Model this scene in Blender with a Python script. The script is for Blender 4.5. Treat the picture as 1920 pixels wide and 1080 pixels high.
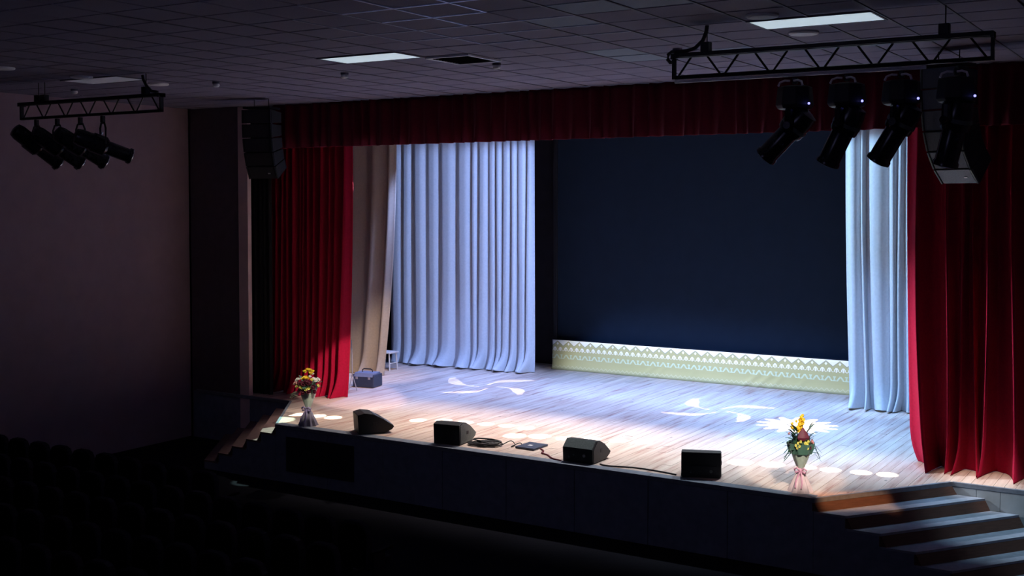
import bpy, math, random
import numpy as np
from mathutils import Vector, Matrix

for o in list(bpy.data.objects):
    bpy.data.objects.remove(o)
SC = bpy.context.scene
COL = SC.collection
R = math.radians
ST = 1.02            # height of the stage floor above the hall floor
CE = 6.94            # ceiling height
CAM = (0.0, 0.0, 5.02)
PSI, THETA, FPX, CX, CY = R(31.926), R(2.2483), 2165.0, 960.0, 462.0

# ------------------------------------------------------------------ camera
cd = bpy.data.cameras.new('camera')
cam = bpy.data.objects.new('camera', cd)
COL.objects.link(cam)
cam.location = CAM
cam.rotation_euler = (R(90) - THETA, 0, PSI)
cd.sensor_width = 36
cd.lens = FPX * 36 / 1920
cd.shift_y = -(540 - CY) / 1920
cd.clip_end = 200
SC.camera = cam

# ------------------------------------------------------------------ world, exposure
w = bpy.data.worlds.new('world')
SC.world = w
w.use_nodes = True
w.node_tree.nodes['Background'].inputs[0].default_value = (0.25, 0.2, 0.35, 1)
w.node_tree.nodes['Background'].inputs[1].default_value = 0.004
vs = SC.view_settings
vs.view_transform = 'Standard'
vs.look = 'None'
vs.exposure = 0.0
vs.gamma = 1.0
vs.use_curve_mapping = False

# ------------------------------------------------------------------ stage lamps
def aim(o, target):
    d = Vector(target) - o.location
    o.rotation_euler = d.to_track_quat('-Z', 'Y').to_euler()

def spot(loc, target, power, col, angle, blend=0.3, radius=0.05):
    l = bpy.data.lights.new('stage_lamp', 'SPOT')
    l.energy = power; l.color = col; l.spot_size = R(angle); l.spot_blend = blend
    l.shadow_soft_size = radius
    o = bpy.data.objects.new('stage_lamp', l); COL.objects.link(o)
    o.location = loc; aim(o, target)
    return o

def area(loc, target, power, col, sx, sy, spread=180):
    l = bpy.data.lights.new('fill_glow', 'AREA')
    l.shape = 'RECTANGLE'; l.size = sx; l.size_y = sy
    l.energy = power; l.color = col; l.spread = R(spread)
    o = bpy.data.objects.new('fill_glow', l); COL.objects.link(o)
    o.location = loc; aim(o, target)
    return o

# blue lamps hung behind the pelmet, over the back half of the stage
for x, y, p, c, dy, an in ((-15.4, 20.7, 1450, (0.28, 0.42, 1.0), -0.35, 70), (-13.2, 20.6, 1050, (0.34, 0.48, 1.0), -0.45, 70), (-10.8, 20.5, 1450, (0.36, 0.50, 1.0), 0.3, 84),
                          (-8.4, 20.4, 1450, (0.32, 0.48, 1.0), 0.3, 84), (-6.0, 20.1, 1250, (0.22, 0.45, 1.0), 0.2, 80), (-4.9, 19.2, 750, (0.26, 0.54, 1.0), 0.3, 80)):
    spot((x, y, 6.6), (x, y + dy, ST), p, c, an, 0.95, 0.12)
# shuttered profile lamps washing the pale curtains
def shuttered(loc, corners, power, col, soft=0.06):
    mid = sum((Vector(c) for c in corners), Vector()) / len(corners)
    o = spot(loc, mid, power, col, 60, 0.3, 0.08)
    l = o.data
    Rm = o.rotation_euler.to_matrix().inverted()
    q = [Rm @ (Vector(c) - Vector(loc)) for c in corners]
    xs = [v.x / -v.z for v in q]; ys = [v.y / -v.z for v in q]
    l.use_nodes = True
    N = l.node_tree.nodes; L = l.node_tree.links
    em = [n for n in N if n.type == 'EMISSION'][0]
    tc = N.new('ShaderNodeTexCoord'); sp = N.new('ShaderNodeSeparateXYZ'); L.new(tc.outputs['Normal'], sp.inputs[0])
    ab = N.new('ShaderNodeMath'); ab.operation = 'ABSOLUTE'; L.new(sp.outputs[2], ab.inputs[0])
    prod = None
    for ax, (lo, hi) in ((0, (min(xs), max(xs))), (1, (min(ys), max(ys)))):
        dv = N.new('ShaderNodeMath'); dv.operation = 'DIVIDE'; L.new(sp.outputs[ax], dv.inputs[0]); L.new(ab.outputs[0], dv.inputs[1])
        for a0, a1 in ((lo - soft, lo + soft * 0.3), (hi + soft, hi - soft * 0.3)):
            mr = N.new('ShaderNodeMapRange'); mr.interpolation_type = 'SMOOTHSTEP'
            mr.inputs[1].default_value = a0; mr.inputs[2].default_value = a1
            L.new(dv.outputs[0], mr.inputs[0])
            if prod is None: prod = mr.outputs[0]
            else:
                mu = N.new('ShaderNodeMath'); mu.operation = 'MULTIPLY'; L.new(prod, mu.inputs[0]); L.new(mr.outputs[0], mu.inputs[1]); prod = mu.outputs[0]
    L.new(prod, em.inputs['Strength'])
    return o
shuttered((-9.0, 19.2, 6.2), ((-17.7, 22.8, 1.1), (-17.7, 22.8, 6.2), (-13.8, 22.9, 1.1), (-13.8, 22.9, 6.2)), 2800, (0.32, 0.48, 1.0))
shuttered((-9.6, 19.3, 6.2), ((-6.4, 22.3, 1.1), (-6.4, 22.3, 6.2), (-4.6, 22.4, 1.1), (-4.6, 22.4, 6.2)), 1800, (0.36, 0.63, 0.98))
# shuttered lamp added to brighten the banner along the foot of the screen
shuttered((-9.8, 18.9, 6.3), ((-13.6, 23.8, 1.05), (-13.6, 23.8, 1.72), (-6.0, 23.8, 1.05), (-6.0, 23.8, 1.72)), 2100, (1.0, 0.96, 0.74), 0.016)
# blue wash along the back of the floor and the foot of the screen
shuttered((-9.8, 18.6, 6.7), ((-13.2, 21.0, ST), (-6.0, 21.0, ST), (-13.6, 23.8, ST + 0.3), (-5.6, 23.8, ST + 0.3)), 2300, (0.20, 0.42, 1.0), 0.16)
# amber shuttered beam on the riser of the top right step
shuttered((-1.6, 12.0, 5.8), ((-4.60, 15.28, 0.87), (-4.60, 15.28, 0.95), (-3.95, 16.2, 0.87), (-3.95, 16.2, 0.95)), 1900, (1.0, 0.46, 0.20), 0.007)
# white wash on the front of the stage, from lamps just behind the pelmet
for x, p, c in ((-13.9, 850, (1.0, 0.88, 0.82)), (-12.5, 1020, (1.0, 0.87, 0.78)), (-11.0, 1350, (1.0, 0.88, 0.82)),
                (-9.4, 1550, (1.0, 0.93, 0.92)), (-7.7, 1650, (0.90, 0.93, 1.0)), (-5.9, 1300, (0.76, 0.88, 1.0))):
    spot((x, 18.3, 6.5), (x, 16.95, ST), p * 0.82, c, 46, 0.9, 0.1)
# cool lamp over the hall, grazing the right red curtain, the steps and the side wall below it
spot((-12.8, 15.5, 6.3), (-3.0, 17.6, 1.9), 6000, (0.80, 0.88, 1.0), 25, 1.0, 0.06)
# pale green beam on the left corner and its steps
spot((-14.2, 18.6, 6.5), (-14.72, 15.5, 0.95), 4200, (0.62, 1.0, 0.82), 5.5, 0.35, 0.01)
# lamp added straight above the right-hand steps to brighten the treads
spot((-3.1, 16.3, 6.8), (-2.75, 16.9, 0.6), 760, (0.55, 0.82, 1.0), 24, 1.0, 0.05)
# warm lamp added to brighten the floor before the right red curtain
spot((-3.4, 16.0, 6.7), (-3.0, 17.55, 1.0), 1000, (1.0, 0.74, 0.62), 15, 1.0, 0.05)
# lamp added for the warm spill on the foot of the beige curtain
spot((-13.6, 18.4, 6.4), (-16.6, 20.7, 1.0), 950, (1.0, 0.80, 0.66), 26, 1.0, 0.1)
# cool white wash at the right of the stage
spot((-6.6, 18.2, 6.6), (-5.6, 18.9, ST), 1000, (0.42, 0.70, 1.0), 44, 0.9, 0.1)
# front lamp on the right: bouquet shadow, stair riser
spot((-2.6, 11.4, 5.6), (-5.1, 15.9, ST + 0.4), 2000, (1.0, 0.86, 0.74), 13, 0.5, 0.03)
# front lamp on the left bouquet
spot((-8.6, 12.2, 6.4), (-13.95, 15.55, ST + 0.6), 1500, (1.0, 0.88, 0.72), 7.5, 0.4, 0.03)
# front lamp reaching across to the left red curtain
spot((-6.2, 12.4, 6.5), (-14.65, 17.9, 1.45), 5200, (1.0, 0.70, 0.66), 10.5, 0.35, 0.05)
# side lamp added in mid-air to lift the foot of the right red curtain
spot((-9.5, 17.3, 3.0), (-3.7, 17.9, 1.9), 350, (1.0, 0.60, 0.75), 34, 1.0, 0.1)
# narrow beams that make the row of bright ovals along the front
POOLS = [(-14.82, 16.13), (-14.38, 16.22), (-14.02, 16.25), (-12.54, 16.87), (-12.13, 17.12), (-11.69, 17.16),
         (-11.29, 17.23), (-10.89, 17.30), (-10.47, 17.28), (-10.30, 16.62), (-9.92, 16.81), (-9.46, 16.88),
         (-9.06, 17.08), (-8.62, 17.20), (-8.22, 17.30), (-6.31, 16.74), (-5.85, 16.86), (-5.35, 16.96),
         (-4.99, 16.98), (-4.56, 17.05), (-4.20, 17.12)]
for i, (x, y) in enumerate(POOLS):
    big = 1.25 if i in (9, 10, 15, 16) else 1.0
    spot((x - 0.25, 18.6, 6.5), (x, y, ST), 7000, (1.0, 0.95, 0.82), 3.3 * big, 0.3, 0.008)

def gobo(loc, target, power, col, angle, kind, roll=0.0):
    o = spot(loc, target, power, col, angle, 0.05, 0.0)
    l = o.data
    l.use_nodes = True
    nt = l.node_tree; N = nt.nodes; L = nt.links
    em = [n for n in N if n.type == 'EMISSION'][0]
    tc = N.new('ShaderNodeTexCoord')
    sp = N.new('ShaderNodeSeparateXYZ'); L.new(tc.outputs['Normal'], sp.inputs[0])
    def m(op, a, b=None):
        n = N.new('ShaderNodeMath'); n.operation = op
        for k, v in enumerate((a, b)):
            if v is None: continue
            if isinstance(v, (int, float)): n.inputs[k].default_value = v
            else: L.new(v, n.inputs[k])
        return n.outputs[0]
    az = m('ABSOLUTE', sp.outputs[2])
    k = 1.0 / math.tan(R(angle / 2))
    x = m('MULTIPLY', m('DIVIDE', sp.outputs[0], az), k)
    y = m('MULTIPLY', m('DIVIDE', sp.outputs[1], az), k)
    r = m('SQRT', m('ADD', m('MULTIPLY', x, x), m('MULTIPLY', y, y)))
    th = m('ARCTAN2', y, x)
    if kind == 'swirl':       # four curling arms
        arm = m('COSINE', m('ADD', m('MULTIPLY', th, 4), m('ADD', m('MULTIPLY', r, 4.4), roll)))
        a = m('GREATER_THAN', arm, m('ADD', m('MULTIPLY', m('SINE', m('ADD', m('MULTIPLY', r, 11.0), 1.2)), -0.16), 0.80))
        val = m('MULTIPLY', m('MULTIPLY', a, m('GREATER_THAN', r, 0.14)), m('LESS_THAN', r, 0.93))
    else:                     # a rosette of many petals
        pet = m('ADD', m('MULTIPLY', m('COSINE', m('MULTIPLY', th, 14)), 0.16), 0.76)
        inner = m('ADD', m('MULTIPLY', m('COSINE', m('ADD', m('MULTIPLY', th, 14), 3.14)), 0.08), 0.34)
        val = m('SUBTRACT', m('LESS_THAN', r, pet), m('MULTIPLY', m('LESS_THAN', r, inner), 0.35))
    L.new(val, em.inputs['Strength'])
    return o
gobo((-11.6, 18.6, 6.5), (-13.55, 20.75, ST), 2000, (0.85, 0.93, 1.0), 24, 'swirl', 0.4)
gobo((-6.9, 18.6, 6.5), (-8.25, 20.7, ST), 2000, (0.9, 0.95, 1.0), 23, 'swirl', 1.6)
gobo((-5.6, 18.4, 6.5), (-6.5, 20.05, ST), 6000, (1.0, 0.97, 0.9), 15.5, 'rosette')
# faint fill glow added to lift the dark hall; no lamp hangs there
area((-6.0, 3.0, 6.5), (-12.0, 14.0, 5.0), 18, (0.50, 0.48, 0.95), 3.0, 1.0)

# ------------------------------------------------------------------ helpers
def proj(p):
    x, y, z = p[0] - CAM[0], p[1] - CAM[1], p[2] - CAM[2]
    c, s = math.cos(PSI), math.sin(PSI)
    r = x * c + y * s; fw = -x * s + y * c; dn = -z
    wv = fw * math.cos(THETA) + dn * math.sin(THETA); d = dn * math.cos(THETA) - fw * math.sin(THETA)
    if wv < 0.1: return (-9999, -9999)
    return (CX + FPX * r / wv, CY + FPX * d / wv)
def dist(p): return (Vector(p) - Vector(CAM)).length
def in_view(p, mx=60): 
    q = proj(p)
    return -mx < q[0] < 1920 + mx and -mx < q[1] < 1080 + mx

class MB:
    def __init__(s): s.v = []; s.f = []
    def add(s, vs, fs):
        b = len(s.v); s.v += [tuple(p) for p in vs]; s.f += [tuple(i + b for i in f) for f in fs]
        return s
    def box(s, c, d, M=None):
        x, y, z = d[0] / 2, d[1] / 2, d[2] / 2
        vs = [Vector((sx * x, sy * y, sz * z)) for sx in (-1, 1) for sy in (-1, 1) for sz in (-1, 1)]
        if M: vs = [M @ p for p in vs]
        vs = [p + Vector(c) for p in vs]
        return s.add(vs, [(0, 1, 3, 2), (4, 6, 7, 5), (0, 4, 5, 1), (2, 3, 7, 6), (0, 2, 6, 4), (1, 5, 7, 3)])
    def prism(s, poly, a, b, axis='x'):
        n = len(poly); vs = []
        for t in (a, b):
            for (p, q) in poly:
                vs.append({'x': (t, p, q), 'y': (p, t, q), 'z': (p, q, t)}[axis])
        fs = [tuple(range(n))[::-1], tuple(range(n, 2 * n))]
        fs += [(i, (i + 1) % n, n + (i + 1) % n, n + i) for i in range(n)]
        return s.add(vs, fs)
    def cyl(s, p0, p1, r0, r1=None, n=10, caps=True):
        if r1 is None: r1 = r0
        p0, p1 = Vector(p0), Vector(p1); d = (p1 - p0)
        q = d.to_track_quat('Z', 'Y'); vs = []
        for p, r in ((p0, r0), (p1, r1)):
            for i in range(n):
                a = 2 * math.pi * i / n
                vs.append(p + q @ Vector((r * math.cos(a), r * math.sin(a), 0)))
        fs = [(i, (i + 1) % n, n + (i + 1) % n, n + i) for i in range(n)]
        if caps: fs += [tuple(range(n))[::-1], tuple(range(n, 2 * n))]
        return s.add(vs, fs)
    def lathe(s, prof, n=14, c=(0, 0, 0), M=None, ripple=0, amp=0):
        vs = []
        for (r, z) in prof:
            for i in range(n):
                a = 2 * math.pi * i / n
                rr = r * (1 + amp * math.cos(ripple * a)) if ripple else r
                p = Vector((rr * math.cos(a), rr * math.sin(a), z))
                if M: p = M @ p
                vs.append(p + Vector(c))
        k = len(prof)
        fs = [(j * n + i, j * n + (i + 1) % n, (j + 1) * n + (i + 1) % n, (j + 1) * n + i) for j in range(k - 1) for i in range(n)]
        fs += [tuple(range(n))[::-1], tuple(range((k - 1) * n, k * n))]
        return s.add(vs, fs)
    def tube(s, path, r, n=6):
        pts = [Vector(p) for p in path]; vs = []
        for i, p in enumerate(pts):
            d = pts[min(i + 1, len(pts) - 1)] - pts[max(i - 1, 0)]
            q = d.to_track_quat('Z', 'Y')
            for k in range(n):
                a = 2 * math.pi * k / n
                vs.append(p + q @ Vector((r * math.cos(a), r * math.sin(a), 0)))
        m = len(pts)
        fs = [(j * n + i, j * n + (i + 1) % n, (j + 1) * n + (i + 1) % n, (j + 1) * n + i) for j in range(m - 1) for i in range(n)]
        fs += [tuple(range(n))[::-1], tuple(range((m - 1) * n, m * n))]
        return s.add(vs, fs)
    def ball(s, c, r, n=10, k=6, sc=(1, 1, 1)):
        prof = [(max(1e-3, math.sin(math.pi * j / k)) * r, -math.cos(math.pi * j / k) * r) for j in range(k + 1)]
        return s.lathe(prof, n, c, Matrix.Diagonal(sc))
    def mesh(s, name, mt, smooth=False, sharp=35):
        me = bpy.data.meshes.new(name); me.from_pydata(s.v, [], s.f); me.materials.append(mt); me.update()
        import bmesh
        b = bmesh.new(); b.from_mesh(me); bmesh.ops.recalc_face_normals(b, faces=b.faces); b.to_mesh(me); b.free()
        if smooth:
            me.shade_smooth()
            me.set_sharp_from_angle(angle=R(sharp))
        return me
    def build(s, name, mt, parent=None, smooth=False, sharp=35, bevel=0):
        return link(name, s.mesh(name, mt, smooth, sharp), parent, bevel)

def link(name, me, parent=None, bevel=0):
    o = bpy.data.objects.new(name, me); COL.objects.link(o)
    if parent: o.parent = parent
    if bevel:
        md = o.modifiers.new('bevel', 'BEVEL'); md.width = bevel; md.segments = 2; md.limit_method = 'ANGLE'
    return o
def tag(o, label, cat, group=None):
    o['label'] = label; o['category'] = cat
    if group: o['group'] = group
    return o
def thing(name, label, cat, loc=(0, 0, 0), rz=0, group=None):
    o = bpy.data.objects.new(name, None); COL.objects.link(o)
    o.location = loc; o.rotation_euler = (0, 0, rz); o.empty_display_size = 0.2
    return tag(o, label, cat, group)
def struct(o):
    o['kind'] = 'structure'; return o
def copy_tree(o, parent=None):
    c = o.copy(); COL.objects.link(c)
    if parent: c.parent = parent
    for ch in list(o.children): copy_tree(ch, c)
    return c

# ------------------------------------------------------------------ materials
def mat(name, col, rough=0.6, metal=0.0, var=0.0, scale=20.0, bump=0.0, sheen=0.0, sheen_col=None, emit=None, es=0.0, spec=None, stretch=None, isl=0.0):
    m = bpy.data.materials.new(name); m.use_nodes = True
    nt = m.node_tree; N = nt.nodes; L = nt.links; B = N['Principled BSDF']
    B.inputs['Base Color'].default_value = (*col, 1); B.inputs['Roughness'].default_value = rough
    B.inputs['Metallic'].default_value = metal
    if spec is not None: B.inputs['Specular IOR Level'].default_value = spec
    if sheen:
        B.inputs['Sheen Weight'].default_value = sheen
        B.inputs['Sheen Tint'].default_value = (*(sheen_col or col), 1)
    if emit:
        B.inputs['Emission Color'].default_value = (*emit, 1); B.inputs['Emission Strength'].default_value = es
    if var or bump:
        tc = N.new('ShaderNodeTexCoord'); mp = N.new('ShaderNodeMapping')
        L.new(tc.outputs['Object'], mp.inputs[0])
        if stretch: mp.inputs['Scale'].default_value = stretch
        nz = N.new('ShaderNodeTexNoise'); nz.inputs['Scale'].default_value = scale; nz.inputs['Detail'].default_value = 4
        L.new(mp.outputs[0], nz.inputs['Vector'])
        if var:
            cr = N.new('ShaderNodeMapRange'); cr.inputs[1].default_value = 0.3; cr.inputs[2].default_value = 0.7
            cr.inputs[3].default_value = 1 - var; cr.inputs[4].default_value = 1 + var
            L.new(nz.outputs[0], cr.inputs[0]); fac = cr.outputs[0]
            if isl:
                g = N.new('ShaderNodeNewGeometry'); ir = N.new('ShaderNodeMapRange')
                ir.inputs[3].default_value = 1 - isl; ir.inputs[4].default_value = 1 + isl
                L.new(g.outputs['Random Per Island'], ir.inputs[0])
                mu = N.new('ShaderNodeMath'); mu.operation = 'MULTIPLY'
                L.new(fac, mu.inputs[0]); L.new(ir.outputs[0], mu.inputs[1]); fac = mu.outputs[0]
            vm = N.new('ShaderNodeVectorMath'); vm.operation = 'SCALE'
            vm.inputs[0].default_value = col; L.new(fac, vm.inputs['Scale'])
            L.new(vm.outputs[0], B.inputs['Base Color'])
        if bump:
            bp = N.new('ShaderNodeBump'); bp.inputs['Strength'].default_value = bump; bp.inputs['Distance'].default_value = 0.01
            L.new(nz.outputs[0], bp.inputs['Height']); L.new(bp.outputs[0], B.inputs['Normal'])
    return m

def wood_mat():
    m = bpy.data.materials.new('stage_planks'); m.use_nodes = True
    nt = m.node_tree; N = nt.nodes; L = nt.links; B = N['Principled BSDF']
    oi = N.new('ShaderNodeNewGeometry')
    tc = N.new('ShaderNodeTexCoord')
    # shift the grain per plank
    sc = N.new('ShaderNodeVectorMath'); sc.operation = 'SCALE'; sc.inputs[0].default_value = (37, 91, 13)
    L.new(oi.outputs['Random Per Island'], sc.inputs['Scale'])
    ad = N.new('ShaderNodeVectorMath'); L.new(tc.outputs['Object'], ad.inputs[0]); L.new(sc.outputs[0], ad.inputs[1])
    mp = N.new('ShaderNodeMapping'); mp.inputs['Scale'].default_value = (6, 0.45, 6); L.new(ad.outputs[0], mp.inputs[0])
    nz = N.new('ShaderNodeTexNoise'); nz.inputs['Scale'].default_value = 1.7; nz.inputs['Detail'].default_value = 6
    nz.inputs['Roughness'].default_value = 0.62
    L.new(mp.outputs[0], nz.inputs['Vector'])
    cr = N.new('ShaderNodeValToRGB'); L.new(nz.outputs[0], cr.inputs[0])
    e = cr.color_ramp.elements
    e[0].position = 0.28; e[0].color = (0.40, 0.19, 0.145, 1)
    e[1].position = 0.72; e[1].color = (0.78, 0.66, 0.56, 1)
    x = e.new(0.42); x.color = (0.62, 0.46, 0.38, 1)
    x = e.new(0.55); x.color = (0.70, 0.56, 0.47, 1)
    mr = N.new('ShaderNodeMapRange'); mr.inputs[3].default_value = 0.84; mr.inputs[4].default_value = 1.10
    L.new(oi.outputs['Random Per Island'], mr.inputs[0])
    mu = N.new('ShaderNodeVectorMath'); mu.operation = 'SCALE'
    L.new(cr.outputs[0], mu.inputs[0]); L.new(mr.outputs[0], mu.inputs['Scale'])
    # knots
    vo = N.new('ShaderNodeTexVoronoi'); vo.inputs['Scale'].default_value = 1.0
    mp2 = N.new('ShaderNodeMapping'); mp2.inputs['Scale'].default_value = (3.5, 1.6, 1); L.new(ad.outputs[0], mp2.inputs[0]); L.new(mp2.outputs[0], vo.inputs['Vector'])
    kr = N.new('ShaderNodeMapRange'); kr.inputs[1].default_value = 0.03; kr.inputs[2].default_value = 0.09; kr.inputs[3].default_value = 0.45; kr.inputs[4].default_value = 1
    L.new(vo.outputs['Distance'], kr.inputs[0])
    m2 = N.new('ShaderNodeVectorMath'); m2.operation = 'SCALE'; L.new(mu.outputs[0], m2.inputs[0]); L.new(kr.outputs[0], m2.inputs['Scale'])
    L.new(m2.outputs[0], B.inputs['Base Color'])
    B.inputs['Roughness'].default_value = 0.5
    B.inputs['Specular IOR Level'].default_value = 0.3
    bp = N.new('ShaderNodeBump'); bp.inputs['Strength'].default_value = 0.15; bp.inputs['Distance'].default_value = 0.004
    L.new(nz.outputs[0], bp.inputs['Height']); L.new(bp.outputs[0], B.inputs['Normal'])
    return m

M = dict(
    plaster=mat('brown_plaster', (0.34, 0.24, 0.29), 0.85, var=0.06, scale=3, bump=0.1),
    trim=mat('pink_brown_trim', (0.85, 0.64, 0.62), 0.85, var=0.06, scale=3),
    darkwall=mat('dark_wall', (0.13, 0.095, 0.12), 0.8, var=0.1, scale=5),
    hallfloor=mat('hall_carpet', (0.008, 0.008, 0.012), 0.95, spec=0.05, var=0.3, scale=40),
    blackwall=mat('black_stage_wall', (0.05, 0.042, 0.055), 0.8, var=0.15, scale=4),
    tile=mat('ceiling_tile', (0.185, 0.168, 0.240), 0.9, var=0.08, scale=60, bump=0.15, isl=0.07),
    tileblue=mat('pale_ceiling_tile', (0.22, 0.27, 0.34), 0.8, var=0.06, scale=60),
    void=mat('ceiling_joint', (0.10, 0.09, 0.13), 0.9, var=0.1),
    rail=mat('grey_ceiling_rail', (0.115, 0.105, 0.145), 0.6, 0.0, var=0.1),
    railfaint=mat('rail_faint_glint', (0.30, 0.33, 0.46), 0.4, 0.1, var=0.1),  # fading edge of the blue glint, put into the rail colour
    railglint=mat('rail_blue_glint', (0.62, 0.74, 0.98), 0.35, 0.2, var=0.1),  # blue stage glint put into the rail colour
    white=mat('white_plastic', (0.8, 0.8, 0.8), 0.4, var=0.03),
    lamp=mat('lit_diffuser', (0.7, 0.75, 0.78), 0.5, emit=(0.72, 0.90, 1.0), es=0.55, var=0.02),
    dimglow=mat('faint_glow_diffuser', (0.78, 0.8, 0.84), 0.5, emit=(0.6, 0.62, 0.8), es=0.035, var=0.02),  # unlit panel; faint glow added in place of reflected light
    wood=wood_mat(),
    nosing=mat('grey_stage_edge', (0.20, 0.23, 0.28), 0.6, var=0.15, scale=15),
    fascia=mat('navy_stage_front', (0.20, 0.23, 0.32), 0.7, var=0.15, scale=8),
    fasciapale=mat('pale_stage_front', (0.40, 0.44, 0.46), 0.7, var=0.08, scale=8),
    tread=mat('grey_step_tread', (0.30, 0.34, 0.42), 0.55, var=0.12, scale=12),
    brown=mat('dim_red_tread', (0.20, 0.12, 0.115), 0.6, var=0.15, scale=10),  # dim reddish light on the left steps put into the tread colour
    riser=mat('brown_step_riser', (0.11, 0.055, 0.04), 0.6, var=0.2, scale=6, stretch=(1, 1, 8)),
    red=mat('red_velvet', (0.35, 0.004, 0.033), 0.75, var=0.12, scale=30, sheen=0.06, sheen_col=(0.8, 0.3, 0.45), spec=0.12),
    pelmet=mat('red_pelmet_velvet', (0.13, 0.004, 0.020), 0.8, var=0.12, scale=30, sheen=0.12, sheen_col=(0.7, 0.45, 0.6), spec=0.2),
    black=mat('black_drape', (0.012, 0.011, 0.014), 0.9, var=0.2, scale=20),
    grey=mat('pale_grey_curtain', (0.60, 0.60, 0.62), 0.85, var=0.05, scale=25, spec=0.2),
    tan=mat('beige_curtain', (0.56, 0.46, 0.36), 0.85, var=0.06, scale=25, spec=0.2),
    screen=mat('dark_screen', (0.022, 0.034, 0.055), 0.8, var=0.05, scale=3, spec=0.1),
    frame=mat('screen_frame', (0.02, 0.02, 0.026), 0.6, var=0.1),
    cab=mat('black_cabinet', (0.016, 0.017, 0.021), 0.55, var=0.25, scale=60, bump=0.2),
    grille=mat('grey_grille', (0.10, 0.125, 0.16), 0.5, 0.2, var=0.2, scale=90, bump=0.3),
    cabside=mat('grey_fitting_lit_side', (0.12, 0.15, 0.145), 0.6, var=0.2, scale=50),  # grey fittings, and monitor faces with the stage light put into the colour
    metal=mat('black_truss_metal', (0.012, 0.012, 0.016), 0.45, 0.4, var=0.2),
    body=mat('black_lamp_body', (0.016, 0.017, 0.022), 0.24, 0.3, var=0.2),
    chrome=mat('bright_metal', (0.75, 0.76, 0.8), 0.25, 0.9, var=0.05),
    pipe=mat('pale_pipe', (0.85, 0.83, 0.86), 0.5, 0.0, var=0.05),
    lens=mat('lens_glass', (0.30, 0.34, 0.40), 0.12, 0.3, var=0.05),
    blue=mat('blue_indicator', (0.05, 0.05, 0.6), 0.4, emit=(0.22, 0.22, 1.0), es=3.0),
    socket=mat('connector', (0.5, 0.52, 0.56), 0.4, 0.6),
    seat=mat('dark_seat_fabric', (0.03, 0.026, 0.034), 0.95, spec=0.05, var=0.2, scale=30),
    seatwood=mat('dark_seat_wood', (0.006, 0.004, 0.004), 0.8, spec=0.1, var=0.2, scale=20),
    case=mat('navy_case', (0.028, 0.042, 0.085), 0.5, var=0.12, scale=20),
    caselid=mat('blue_case_lid', (0.18, 0.23, 0.36), 0.45, var=0.08),
    cable=mat('black_cable', (0.02, 0.02, 0.024), 0.6, var=0.1),
    redcable=mat('dark_red_cable', (0.16, 0.02, 0.035), 0.6, var=0.1),
    leaf=mat('dark_green_leaf', (0.035, 0.10, 0.055), 0.5, var=0.3, scale=20),
    leafpale=mat('blue_green_leaf', (0.09, 0.20, 0.13), 0.5, var=0.3, scale=20),
    yellow=mat('yellow_petal', (0.95, 0.70, 0.06), 0.6, var=0.1),
    lime=mat('pale_yellow_petal', (0.82, 0.78, 0.22), 0.6, var=0.1),
    whitepetal=mat('white_petal', (0.85, 0.84, 0.80), 0.6, var=0.06),
    pink=mat('pink_petal', (0.72, 0.36, 0.36), 0.6, var=0.1),
    wine=mat('burgundy_petal', (0.13, 0.016, 0.04), 0.6, var=0.15),
    wrap=mat('pale_wrapping', (0.55, 0.66, 0.56), 0.35, var=0.12, scale=12),
    wrapdark=mat('green_wrapping', (0.10, 0.22, 0.17), 0.4, var=0.15, scale=12),
    ribbon=mat('pink_ribbon', (0.78, 0.40, 0.56), 0.5, var=0.06),
    skirt=mat('pale_pink_tulle', (0.74, 0.60, 0.62), 0.8, var=0.08, scale=15),
    skirtgrey=mat('grey_violet_tulle', (0.24, 0.22, 0.30), 0.8, var=0.1, scale=15),
    violet=mat('violet_ribbon', (0.34, 0.28, 0.52), 0.5, var=0.06),
)

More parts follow.
